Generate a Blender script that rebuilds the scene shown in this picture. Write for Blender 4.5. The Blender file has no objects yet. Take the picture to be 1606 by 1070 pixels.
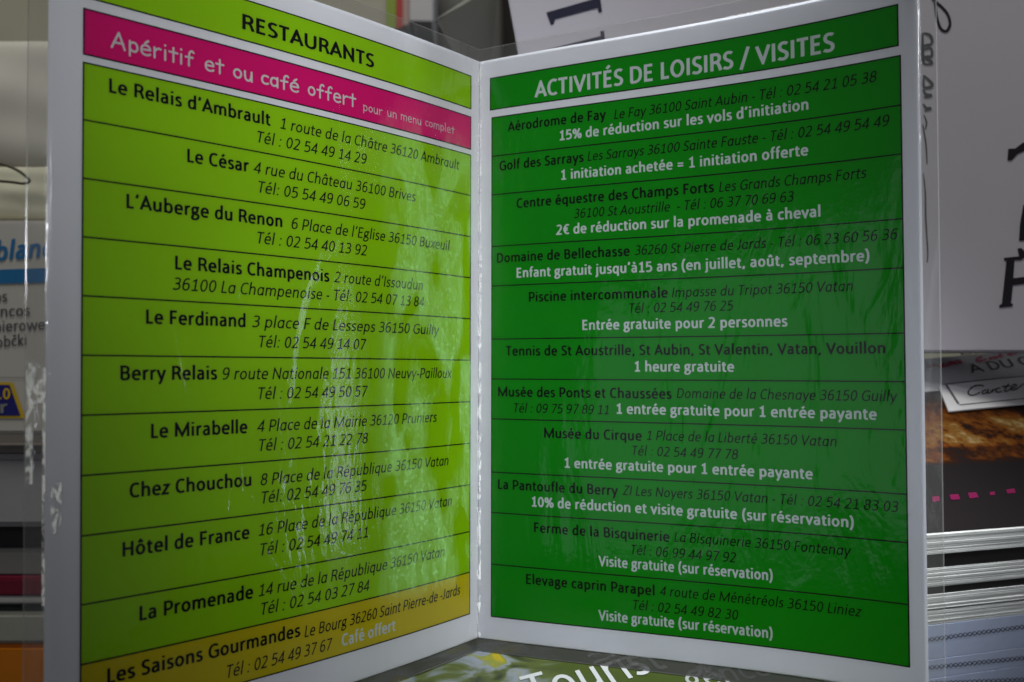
import bpy, bmesh, math, random
from mathutils import Vector, Matrix
from mathutils.geometry import delaunay_2d_cdt
random.seed(7)
SC = bpy.context.scene
COL = SC.collection

# ------------------------------------------------------------------ camera
F_PX, CX, CY = 1370.92, 803.0, 535.0          # focal length in photo pixels (1606 wide)
CAM = Vector((0.0, -0.318925, 0.096562))
YAW, PIT, ROL = 0.037952, 0.032947, 0.001720
def cam_axes():
    cy, sy, c, s = math.cos(YAW), math.sin(YAW), math.cos(PIT), math.sin(PIT)
    r = Vector((cy, -sy, 0)); f0 = Vector((sy, cy, 0)); z = Vector((0, 0, 1))
    f = f0 * c + z * s; u = z * c - f0 * s
    c, s = math.cos(ROL), math.sin(ROL)
    return r * c + u * s, u * c - r * s, f
RIGHT, UP, FWD = cam_axes()
cd = bpy.data.cameras.new('camera'); cam = bpy.data.objects.new('camera', cd); COL.objects.link(cam)
M = Matrix((RIGHT, UP, -FWD)).transposed().to_4x4(); M.translation = CAM
cam.matrix_world = M
cd.sensor_width = 36; cd.lens = F_PX / 1606 * 36; cd.clip_start = 0.01; cd.clip_end = 50
cd.dof.use_dof = True; cd.dof.focus_distance = 0.288; cd.dof.aperture_fstop = 14.5
SC.camera = cam
SC.render.resolution_x, SC.render.resolution_y = 1024, 682

# ------------------------------------------------------------------ light
w = bpy.data.worlds.new("World"); SC.world = w; w.use_nodes = True
w.node_tree.nodes['Background'].inputs[0].default_value = (0.66, 0.67, 0.72, 1)
w.node_tree.nodes['Background'].inputs[1].default_value = 0.16
def area(name, loc, target, sx, sy, power, color, spread=180):
    l = bpy.data.lights.new(name, 'AREA'); l.shape = 'RECTANGLE'; l.size = sx; l.size_y = sy
    l.energy = power; l.color = color; l.spread = math.radians(spread)
    o = bpy.data.objects.new(name, l); COL.objects.link(o); o.location = loc
    d = Vector(target) - Vector(loc); o.rotation_euler = d.to_track_quat('-Z', 'Y').to_euler()
    return o
area('window_light', (1.10, -0.185, 0.00), (0, -0.03, 0.06), 0.12, 0.56, 1.0, (0.80, 0.88, 1.0))
area('window_light', (-0.85, -1.34, -0.10), (0, 0, 0.07), 0.42, 0.55, 0.36, (0.80, 0.88, 1.0))
area('overhead_fill', (-0.10, -0.35, 1.3), (0, 0.2, 0.05), 0.5, 0.5, 7.0, (1.0, 0.97, 0.88))  # added overhead fill for diffuse light, no such lamp in view
def spot(name, loc, target, power, color, size, blend, radius):
    l = bpy.data.lights.new(name, 'SPOT'); l.energy = power; l.color = color; l.spot_size = math.radians(size); l.spot_blend = blend; l.shadow_soft_size = radius
    o = bpy.data.objects.new(name, l); COL.objects.link(o); o.location = loc
    o.rotation_euler = (Vector(target) - Vector(loc)).to_track_quat('-Z', 'Y').to_euler(); return o
spot('fill_spot', (0.05, -1.2, 0.35), (0.0, 0, 0.19), 23, (0.90, 0.94, 1.0), 14, 1.0, 0.08)  # unseen spots added from here down to shape brightness around the fold
spot('fill_spot', (0.05, -1.2, 0.35), (0.06, -0.03, 0.04), 22, (0.82, 0.89, 1.0), 14, 1.0, 0.08)
spot('fill_spot', (0.05, -1.2, 0.35), (-0.06, -0.06, 0.14), 2.5, (0.92, 0.95, 1.0), 14, 1.0, 0.08)
spot('fill_spot', (0.55, -1.1, 0.45), (0, 0, 0.19), 20, (0.92, 0.95, 1.0), 14, 1.0, 0.08)
spot('fill_spot', (0.55, -1.1, 0.45), (0.08, -0.04, 0.06), 28, (0.86, 0.92, 1.0), 14, 1.0, 0.08)
spot('fill_spot', (0.10, -0.8, 0.90), (0.07, -0.04, 0.05), 240, (0.86, 0.91, 1.0), 14, 1.0, 0.08)
SC.view_settings.view_transform = 'Standard'; SC.view_settings.look = 'None'
SC.view_settings.exposure = 0.0; SC.view_settings.gamma = 1.0
SC.cycles.max_bounces = 10; SC.cycles.transparent_max_bounces = 24

# ------------------------------------------------------------------ materials
def mat(name, color, rough=0.6, spec=0.4, noise=0.0, nscale=60, bump=0.0, bscale=300, stretch=(1, 1, 1)):
    m = bpy.data.materials.new(name); m.use_nodes = True; nt = m.node_tree; b = nt.nodes['Principled BSDF']
    b.inputs['Roughness'].default_value = rough; b.inputs['Specular IOR Level'].default_value = spec
    b.inputs['Base Color'].default_value = (*color, 1)
    if noise or bump:
        tc = nt.nodes.new('ShaderNodeTexCoord'); mp = nt.nodes.new('ShaderNodeMapping'); mp.inputs['Scale'].default_value = stretch
        nt.links.new(tc.outputs['Object'], mp.inputs[0])
    if noise:
        n = nt.nodes.new('ShaderNodeTexNoise'); n.inputs['Scale'].default_value = nscale; n.inputs['Detail'].default_value = 6
        nt.links.new(mp.outputs[0], n.inputs[0])
        r = nt.nodes.new('ShaderNodeMapRange'); r.inputs[3].default_value = 1 - noise; r.inputs[4].default_value = 1 + noise
        r.inputs[1].default_value = .25; r.inputs[2].default_value = .75
        nt.links.new(n.outputs[0], r.inputs[0])
        x = nt.nodes.new('ShaderNodeVectorMath'); x.operation = 'SCALE'; x.inputs[0].default_value = color
        nt.links.new(r.outputs[0], x.inputs['Scale']); nt.links.new(x.outputs[0], b.inputs['Base Color'])
    if bump:
        n = nt.nodes.new('ShaderNodeTexNoise'); n.inputs['Scale'].default_value = bscale; n.inputs['Detail'].default_value = 4
        nt.links.new(mp.outputs[0], n.inputs[0])
        bp = nt.nodes.new('ShaderNodeBump'); bp.inputs['Strength'].default_value = bump; bp.inputs['Distance'].default_value = .0005
        nt.links.new(n.outputs[0], bp.inputs['Height']); nt.links.new(bp.outputs[0], b.inputs['Normal'])
    return m
PAPER = mat('white_paper', (.80, .80, .82), .75, .2, .02, 40)
LIME = mat('lime_print', (.31, .60, .003), .8, 0.0, .05, 30)
GREEN = mat('green_print', (.003, .285, .004), .8, 0.0, .06, 30)
MAGENTA = mat('magenta_print', (.68, .005, .17), .8, 0.0, .04, 30)
GOLD = mat('gold_print', (.60, .50, .006), .8, 0.0, .05, 30)
BLACK = mat('black_ink', (.006, .006, .006), .8, 0.0)
INKG = mat('black_ink_on_green', (.003, .010, .003), .8, 0.0)
WHITE = mat('white_ink', (.62, .67, .65), .8, 0.0)

def film_material(name='laminate_film', tint=.985, base=0.0, haze=0.0, crease=0.0):
    m = bpy.data.materials.new(name); m.use_nodes = True; nt = m.node_tree; nt.nodes.clear()
    N, L = nt.nodes.new, nt.links.new
    out = N('ShaderNodeOutputMaterial'); mix = N('ShaderNodeMixShader'); tr = N('ShaderNodeBsdfTransparent'); gl = N('ShaderNodeBsdfGlossy')
    tr.inputs[0].default_value = (tint, tint, tint * .995, 1); gl.inputs['Roughness'].default_value = .10
    tc = N('ShaderNodeTexCoord'); uv = N('ShaderNodeMapping'); L(tc.outputs['UV'], uv.inputs[0])
    # broad waves drawn out down the page, fine crinkle and tiny bubbles
    def noise(scale, sx, sy, detail, dist=0.0):
        mp = N('ShaderNodeMapping'); mp.inputs['Scale'].default_value = (sx, sy, 1); L(tc.outputs['UV'], mp.inputs[0])
        n = N('ShaderNodeTexNoise'); n.inputs['Scale'].default_value = scale; n.inputs['Detail'].default_value = detail
        n.inputs['Distortion'].default_value = dist; L(mp.outputs[0], n.inputs[0]); return n
    n1 = noise(26, 1, .28, 2, .3); n2 = noise(150, 1, .38, 3, .6); n3 = noise(620, 1, .7, 2)
    def bump(n, dist, prev=None):
        b = N('ShaderNodeBump'); b.inputs['Strength'].default_value = 1; b.inputs['Distance'].default_value = dist
        L(n.outputs[0], b.inputs['Height'])
        if prev: L(prev.outputs[0], b.inputs['Normal'])
        return b
    def step(n, lo, hi):
        r = N('ShaderNodeMapRange'); r.interpolation_type = 'SMOOTHSTEP'; r.inputs[1].default_value = lo; r.inputs[2].default_value = hi; L(n.outputs[0], r.inputs[0]); return r
    n4 = noise(38, 1, .30, 5, 1.2); p4 = step(n4, .44, .60)
    # the film has lifted in waves beside the fold on the left leaf
    sx = N('ShaderNodeSeparateXYZ'); L(tc.outputs['UV'], sx.inputs[0])
    def ramp(o, a, b):
        r = N('ShaderNodeMapRange'); r.interpolation_type = 'SMOOTHSTEP'; r.inputs[1].default_value = min(a, b); r.inputs[2].default_value = max(a, b); L(o, r.inputs[0])
        if a > b: r.inputs[3].default_value = 1; r.inputs[4].default_value = 0
        return r
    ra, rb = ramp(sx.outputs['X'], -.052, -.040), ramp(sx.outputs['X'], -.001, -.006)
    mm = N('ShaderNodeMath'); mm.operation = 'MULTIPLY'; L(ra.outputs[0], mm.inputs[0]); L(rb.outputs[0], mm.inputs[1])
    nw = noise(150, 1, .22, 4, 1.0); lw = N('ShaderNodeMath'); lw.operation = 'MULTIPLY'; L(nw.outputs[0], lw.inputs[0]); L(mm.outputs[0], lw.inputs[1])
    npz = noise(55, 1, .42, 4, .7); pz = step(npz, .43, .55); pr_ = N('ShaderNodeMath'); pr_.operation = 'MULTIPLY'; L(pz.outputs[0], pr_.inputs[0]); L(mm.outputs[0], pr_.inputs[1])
    rr = N('ShaderNodeMath'); rr.operation = 'MULTIPLY_ADD'; L(pr_.outputs[0], rr.inputs[0]); rr.inputs[1].default_value = .34; rr.inputs[2].default_value = .10
    if not crease: L(rr.outputs[0], gl.inputs['Roughness'])
    b1 = bump(n1, .0013); bw = bump(lw, .0005, b1); b2 = bump(n2, .00012, bw); b4 = bump(p4, .00015, b2); b3 = bump(n3, .00005, b4)
    L(b3.outputs[0], gl.inputs['Normal'])
    fr = N('ShaderNodeFresnel'); fr.inputs[0].default_value = 1.50
    ad = N('ShaderNodeMath'); ad.operation = 'ADD'; ad.use_clamp = True; L(fr.outputs[0], ad.inputs[0]); ad.inputs[1].default_value = base
    L(ad.outputs[0], mix.inputs[0]); L(tr.outputs[0], mix.inputs[1]); L(gl.outputs[0], mix.inputs[2]); L(mix.outputs[0], out.inputs[0])
    if not haze and not crease:      # pale green patches painting the window sheen beside the fold, with fine flecks
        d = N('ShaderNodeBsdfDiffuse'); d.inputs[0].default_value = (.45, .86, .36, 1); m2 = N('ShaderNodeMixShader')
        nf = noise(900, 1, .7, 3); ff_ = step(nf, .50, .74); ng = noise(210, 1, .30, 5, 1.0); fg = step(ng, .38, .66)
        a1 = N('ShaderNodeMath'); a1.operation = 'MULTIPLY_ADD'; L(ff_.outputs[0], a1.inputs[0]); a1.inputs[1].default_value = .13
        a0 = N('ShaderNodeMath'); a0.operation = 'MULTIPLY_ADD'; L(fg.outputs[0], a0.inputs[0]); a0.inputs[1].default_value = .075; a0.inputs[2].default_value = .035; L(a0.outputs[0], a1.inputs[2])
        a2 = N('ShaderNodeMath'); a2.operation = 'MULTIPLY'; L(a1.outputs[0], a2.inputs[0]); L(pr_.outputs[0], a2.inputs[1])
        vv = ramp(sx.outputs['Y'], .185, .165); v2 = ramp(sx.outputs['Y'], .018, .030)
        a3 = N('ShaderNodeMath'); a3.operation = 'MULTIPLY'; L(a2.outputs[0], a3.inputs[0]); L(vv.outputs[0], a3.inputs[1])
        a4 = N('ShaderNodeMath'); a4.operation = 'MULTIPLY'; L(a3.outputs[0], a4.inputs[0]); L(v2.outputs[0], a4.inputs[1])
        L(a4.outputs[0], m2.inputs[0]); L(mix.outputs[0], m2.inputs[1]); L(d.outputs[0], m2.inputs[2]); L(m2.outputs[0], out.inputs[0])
    if haze or crease:
        d = N('ShaderNodeBsdfDiffuse'); d.inputs[0].default_value = (.8, .8, .74, 1); m2 = N('ShaderNodeMixShader'); m2.inputs[0].default_value = haze
        L(mix.outputs[0], m2.inputs[1]); L(d.outputs[0], m2.inputs[2]); L(m2.outputs[0], out.inputs[0])
        if crease:      # whitened flecks that paint the glints of the crinkled film and fold
            nc = noise(420, 1, .45, 5, 1.5); rc = step(nc, .45, .58); mu = N('ShaderNodeMath'); mu.operation = 'MULTIPLY_ADD'
            L(rc.outputs[0], mu.inputs[0]); mu.inputs[1].default_value = crease; mu.inputs[2].default_value = haze; L(mu.outputs[0], m2.inputs[0]); gl.inputs['Roughness'].default_value = .25
    return m
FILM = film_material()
SEAL = film_material('sealed_film_border', .95, 0.0, .018)
CREASE = film_material('creased_film', .93, .05, .06, .80)
FOLDC = film_material('creased_fold_film', .98, .01, .0, .28)
FILMEDGE = film_material('film_cut_edge', .88, .0, .07)

# ------------------------------------------------------------------ object helpers
def tag(o, label=None, cat=None, group=None, kind=None):
    for k, v in (('label', label), ('category', cat), ('group', group), ('kind', kind)):
        if v: o[k] = v
    return o
def empty(name, loc, **kw):
    o = bpy.data.objects.new(name, None); COL.objects.link(o); o.location = loc; o.empty_display_size = .02
    return tag(o, **kw)
def mesh(name, verts, faces, m, parent=None, uvs=None, smooth=False):
    me = bpy.data.meshes.new(name); off = parent_world(parent) if parent else Vector((0, 0, 0))
    me.from_pydata([tuple(Vector(v) - off) for v in verts], [], faces); me.update()
    if uvs is not None:
        l = me.uv_layers.new(name='UVMap')
        for lp in me.loops: l.data[lp.index].uv = uvs[lp.vertex_index]
    if smooth: me.polygons.foreach_set('use_smooth', [True] * len(me.polygons))
    me.materials.append(m)
    o = bpy.data.objects.new(name, me); COL.objects.link(o)
    if parent: o.parent = parent
    return o
def parent_world(p):
    v = Vector((0, 0, 0))
    while p: v = v + Vector(p.location); p = p.parent
    return v
def at(x, y, d):                       # world point seen at photo pixel x, y and d metres deep
    c, s = math.cos(ROL), math.sin(ROL)
    return CAM + FWD * d + RIGHT * ((x - CX) / F_PX * d) - UP * ((y - CY) / F_PX * d)
def on_plane(x, y, p0, n):
    r = at(x, y, 1.0) - CAM; return CAM + r * ((p0 - CAM).dot(n) / r.dot(n))
def frame_box(name, o, ex, ey, ez, lx, ly, lz, m, parent=None, bevel=0.0):
    """a box from corner o along unit axes ex, ey, ez; bevelled"""
    bm = bmesh.new(); vs = []
    for k in (0, 1):
        for j in (0, 1):
            for i in (0, 1): vs.append(bm.verts.new(ex * (i * lx) + ey * (j * ly) + ez * (k * lz)))
    for f in ((0, 1, 3, 2), (4, 6, 7, 5), (0, 4, 5, 1), (2, 3, 7, 6), (0, 2, 6, 4), (1, 5, 7, 3)): bm.faces.new([vs[i] for i in f])
    bmesh.ops.recalc_face_normals(bm, faces=bm.faces)
    if bevel: bmesh.ops.bevel(bm, geom=bm.edges[:], offset=bevel, segments=2, affect='EDGES')
    me = bpy.data.meshes.new(name); off = parent_world(parent) if parent else Vector((0, 0, 0))
    bmesh.ops.translate(bm, verts=bm.verts, vec=Vector(o) - off); bm.to_mesh(me); bm.free(); me.materials.append(m)
    ob = bpy.data.objects.new(name, me); COL.objects.link(ob)
    if parent: ob.parent = parent
    return ob

# ------------------------------------------------------------------ stroke font (drawn here, unit = 1/1000 em)
def B(*a): return ('b',) + a
def EL(cx, cy, rx, ry): return ('e', cx, cy, rx, ry)
BOWL_R = [(115, 330), B(155, 400, 210, 432, 272, 432), B(380, 432, 434, 340, 434, 228), B(434, 100, 380, 34, 285, 34), B(210, 34, 160, 80, 115, 140)]
BOWL_L = [(415, 330), B(375, 400, 330, 432, 262, 432), B(150, 432, 96, 340, 96, 225), B(96, 100, 150, 34, 240, 34), B(320, 34, 370, 90, 415, 150)]
ARCH = [(112, 320), B(160, 400, 215, 432, 280, 432), B(375, 432, 412, 375, 412, 285), (412, 0)]
G = {
'a': (479, [[(90, 392), B(140, 428, 190, 434, 225, 434), B(320, 434, 354, 392, 354, 305), (354, 0)], [(354, 262), (258, 262), B(150, 262, 92, 220, 92, 142), B(92, 72, 135, 34, 200, 34), B(262, 34, 310, 70, 354, 122)]]),
'\u0251': (520, [[(415, 466), (415, 0)], BOWL_L]),
'b': (525, [[(115, 700), (115, 0)], BOWL_R]),
'c': (423, [[(380, 392), B(340, 420, 305, 432, 262, 432), B(150, 432, 92, 350, 92, 230), B(92, 105, 150, 34, 255, 34), B(305, 34, 345, 48, 384, 76)]]),
'd': (525, [[(415, 700), (415, 0)], BOWL_L]),
'e': (498, [[(92, 240), (408, 240), B(415, 360, 370, 432, 262, 432), B(155, 432, 92, 350, 92, 230), B(92, 100, 150, 34, 272, 34), B(330, 34, 375, 45, 418, 64)]]),
'f': (305, [[(302, 655), B(270, 665, 245, 668, 225, 662), B(170, 650, 140, 610, 140, 530), (140, 0)], [(22, 430), (280, 430)]]),
'g': (471, [[EL(215, 300, 128, 130)], [(225, 430), (450, 430)], [(128, 205), B(80, 165, 90, 115, 150, 105), (300, 92), B(410, 80, 425, 10, 395, -45), B(360, -120, 290, -150, 210, -150), B(130, -150, 62, -125, 66, -66), B(70, -20, 95, 5, 150, 50)]]),
'h': (525, [[(112, 700), (112, 0)], ARCH]),
'i': (229, [[(115, 466), (115, 0)], [(115, 655), (115, 570)]]),
'\u0131': (229, [[(115, 466), (115, 0)]]),
'j': (239, [[(122, 466), (122, -60), B(122, -130, 85, -160, -15, -150)], [(122, 655), (122, 570)]]),
'k': (455, [[(112, 700), (112, 0)], [(395, 466), (160, 245), (418, 0)]]),
'l': (229, [[(115, 700), (115, 0)]]),
'm': (799, [[(112, 466), (112, 0)], [(112, 330), B(155, 400, 210, 432, 262, 432), B(350, 432, 400, 375, 400, 285), (400, 0)], [(400, 330), B(445, 400, 500, 432, 553, 432), B(645, 432, 688, 375, 688, 285), (688, 0)]]),
'n': (525, [[(112, 466), (112, 0)], ARCH]),
'o': (527, [[EL(263, 233, 172, 199)]]),
'p': (525, [[(115, 466), (115, -180)], BOWL_R]),
'q': (525, [[(415, 466), (415, -180)], BOWL_L]),
'r': (349, [[(112, 466), (112, 0)], [(112, 300), B(150, 395, 200, 432, 250, 432), B(285, 434, 305, 430, 330, 420)]]),
's': (391, [[(332, 398), B(290, 425, 250, 434, 208, 434), B(140, 434, 96, 400, 96, 345), B(96, 280, 150, 262, 205, 240), B(270, 215, 320, 190, 320, 125), B(320, 60, 260, 34, 190, 34), B(140, 34, 100, 45, 60, 68)]]),
't': (335, [[(140, 580), (140, 140), B(140, 60, 175, 32, 240, 33), B(270, 34, 290, 38, 316, 46)], [(22, 430), (305, 430)]]),
'u': (525, [[(410, 466), (410, 0)], [(110, 466), (110, 180), B(110, 90, 150, 34, 240, 34), B(310, 34, 365, 80, 410, 140)]]),
'v': (452, [[(40, 466), (226, 40), (412, 466)]]),
'w': (715, [[(42, 466), (195, 40), (357, 428), (520, 40), (674, 466)]]),
'x': (433, [[(45, 466), (392, 0)], [(385, 466), (40, 0)]]),
'y': (453, [[(42, 466), (232, 35)], [(412, 466), (222, -35), B(190, -110, 165, -160, 105, -180)]]),
'z': (395, [[(55, 430), (340, 430), (50, 36), (355, 36)]]),
'A': (579, [[(38, 0), (290, 600), (542, 0)], [(125, 195), (455, 195)]]),
'B': (544, [[(115, 36), (115, 608), (260, 608), B(400, 608, 425, 540, 425, 475), B(425, 395, 370, 335, 265, 335), (115, 335)], [(265, 335), B(400, 335, 455, 270, 455, 190), B(455, 90, 390, 36, 260, 36), (115, 36)]]),
'C': (533, [[(482, 562), B(430, 595, 385, 610, 330, 610), B(170, 610, 95, 480, 95, 315), B(95, 135, 180, 34, 325, 34), B(385, 34, 435, 50, 488, 84)]]),
'D': (615, [[(115, 36), (115, 608), (240, 608), B(440, 608, 520, 500, 520, 325), B(520, 140, 430, 36, 235, 36), (80, 36)]]),
'E': (488, [[(425, 608), (115, 608), (115, 36), (432, 36)], [(115, 335), (395, 335)]]),
'F': (459, [[(420, 608), (115, 608), (115, 0)], [(115, 315), (390, 315)]]),
'G': (631, [[(542, 552), B(490, 590, 430, 610, 365, 610), B(190, 610, 95, 490, 95, 315), B(95, 140, 190, 34, 345, 34), B(420, 34, 480, 50, 545, 82), (545, 315), (365, 315)]]),
'H': (623, [[(115, 644), (115, 0)], [(508, 644), (508, 0)], [(115, 335), (508, 335)]]),
'I': (252, [[(126, 644), (126, 0)]]),
'J': (319, [[(205, 644), (205, 160), B(205, 70, 160, 34, 100, 34), B(70, 34, 50, 38, 18, 50)]]),
'L': (420, [[(115, 644), (115, 36), (402, 36)]]),
'M': (855, [[(112, 0), (120, 600), (428, 60), (735, 600), (743, 0)]]),
'N': (646, [[(115, 0), (115, 600), (531, 44), (531, 644)]]),
'O': (662, [[EL(331, 322, 236, 288)]]),
'P': (517, [[(115, 0), (115, 608), (250, 608), B(400, 608, 450, 540, 450, 440), B(450, 330, 380, 260, 245, 260), (115, 260)]]),
'R': (543, [[(115, 0), (115, 608), (250, 608), B(390, 608, 435, 545, 435, 465), B(435, 375, 370, 310, 250, 310), (115, 310)], [(270, 310), B(370, 300, 390, 250, 425, 165), (492, 0)]]),
'S': (459, [[(402, 566), B(360, 595, 310, 610, 255, 610), B(165, 610, 98, 560, 98, 480), B(98, 385, 170, 350, 240, 318), B(330, 280, 385, 245, 385, 165), B(385, 80, 310, 34, 220, 34), B(150, 34, 100, 50, 50, 82)]]),
'T': (487, [[(20, 608), (467, 608)], [(244, 608), (244, 0)]]),
'U': (642, [[(112, 644), (112, 240), B(112, 100, 190, 34, 322, 34), B(460, 34, 530, 110, 530, 240), (530, 644)]]),
'V': (567, [[(35, 644), (284, 45), (532, 644)]]),
'Z': (468, [[(55, 608), (405, 608), (50, 36), (422, 36)]]),
'0': (507, [[EL(253, 320, 168, 288)]]),
'1': (507, [[(85, 36), (455, 36)], [(278, 36), (278, 590), (105, 492)]]),
'2': (507, [[(82, 548), B(130, 590, 180, 610, 240, 610), B(340, 610, 392, 555, 392, 470), B(392, 380, 320, 285, 85, 36), (445, 36)]]),
'3': (507, [[(90, 576), B(140, 600, 190, 610, 240, 610), B(340, 610, 385, 560, 385, 485), B(385, 400, 330, 340, 220, 335), (150, 335)], [(220, 335), B(350, 335, 415, 280, 415, 190), B(415, 90, 340, 34, 220, 34), B(160, 34, 110, 48, 62, 72)]]),
'4': (507, [[(352, 0), (352, 590), (55, 172), (478, 172)]]),
'5': (507, [[(405, 608), (125, 608), (112, 350), B(160, 370, 200, 378, 250, 375), B(370, 370, 420, 300, 420, 210), B(420, 100, 340, 34, 220, 34), B(160, 34, 110, 48, 68, 70)]]),
'6': (507, [[(402, 592), B(360, 605, 330, 610, 300, 610), B(160, 610, 90, 480, 90, 280), B(90, 110, 140, 34, 260, 34), B(370, 34, 425, 110, 425, 205), B(425, 310, 370, 370, 275, 370), B(200, 370, 140, 330, 95, 270)]]),
'7': (507, [[(60, 608), (432, 608), (185, 0)]]),
'8': (507, [[EL(253, 472, 143, 138)], [EL(253, 184, 172, 150)]]),
'9': (507, [[(105, 52), B(147, 39, 177, 34, 207, 34), B(347, 34, 417, 164, 417, 364), B(417, 534, 367, 610, 247, 610), B(137, 610, 82, 534, 82, 439), B(82, 334, 137, 274, 232, 274), B(307, 274, 367, 314, 412, 374)]]),
' ': (226, []), '.': (252, [[(126, 0), (126, 90)]]), ',': (250, [[(140, 85), (85, -95)]]), ':': (267, [[(133, 0), (133, 90)], [(133, 350), (133, 440)]]),
'-': (306, [[(45, 225), (262, 225)]]), '/': (386, [[(35, -110), (350, 700)]]), '\u2019': (240, [[(150, 680), (95, 490)]]),
'(': (303, [[(245, 700), B(60, 480, 60, 90, 245, -140)]]), ')': (303, [[(58, 700), B(243, 480, 243, 90, 58, -140)]]),
'=': (498, [[(60, 330), (440, 330)], [(60, 170), (440, 170)]]),
'%': (715, [[EL(165, 470, 95, 130)], [EL(550, 165, 95, 130)], [(540, 644), (175, 0)]]),
'\u20ac': (507, [[(455, 570), B(420, 600, 380, 610, 340, 610), B(220, 610, 140, 490, 140, 320), B(140, 130, 220, 34, 340, 34), B(390, 34, 430, 48, 462, 76)], [(30, 385), (380, 385)], [(30, 260), (360, 260)]]),
}
ACC = {'acute': [[(195, 548), (340, 668)]], 'grave': [[(300, 535), (200, 665)]], 'circ': [[(145, 540), (250, 640), (355, 540)]], 'caron': [[(145, 660), (240, 555), (335, 660)]]}
for ch, base, ac, dx, dy in (('é', 'e', 'acute', 0, 0), ('à', 'a', 'grave', -15, 0), ('â', 'a', 'circ', -20, 0), ('û', 'u', 'circ', 15, 0), ('ô', 'o', 'circ', 15, 0), ('č', 'c', 'caron', 10, 0), ('É', 'E', 'acute', 0, 178), ('\u0251^', '\u0251', 'circ', 10, 0)):
    G[ch] = (G[base][0], G[base][1] + [[(x + dx, y + dy) for x, y in s] for s in ACC[ac]])
# rounded hand lettering for the magenta banner
GC = dict(G)
GC['A'] = (700, [[(60, 0), (350, 700), (600, 0)], [(150, 240), (540, 250)]])
GC['t'] = (440, [[(225, 640), (225, 0)], [(40, 430), (410, 430)]])
GC['f'] = (480, [[(430, 640), B(400, 720, 290, 720, 240, 600), B(215, 500, 215, 200, 215, 0)], [(60, 380), (390, 400)]])
GC['r'] = (440, [[(100, 450), (105, 0)], [(105, 270), B(180, 400, 270, 470, 380, 420)]])
GC['e'] = (548, [[(85, 235), (460, 260), B(450, 400, 360, 450, 270, 450), B(150, 450, 80, 350, 80, 225), B(80, 80, 170, 10, 280, 10), B(360, 10, 410, 30, 460, 70)]])
GC['é'] = (548, GC['e'][1] + [[(240, 540), (370, 650)]])
GC['u'] = (520, [[(85, 450), B(75, 100, 130, 10, 240, 10), B(340, 10, 410, 110, 415, 450)], [(415, 450), (425, 0)]])
GC['i'] = (280, [[(135, 440), (135, 0)], [(135, 650), (135, 660)]])
GC['l'] = (270, [[(125, 760), (130, 0)]])

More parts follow.
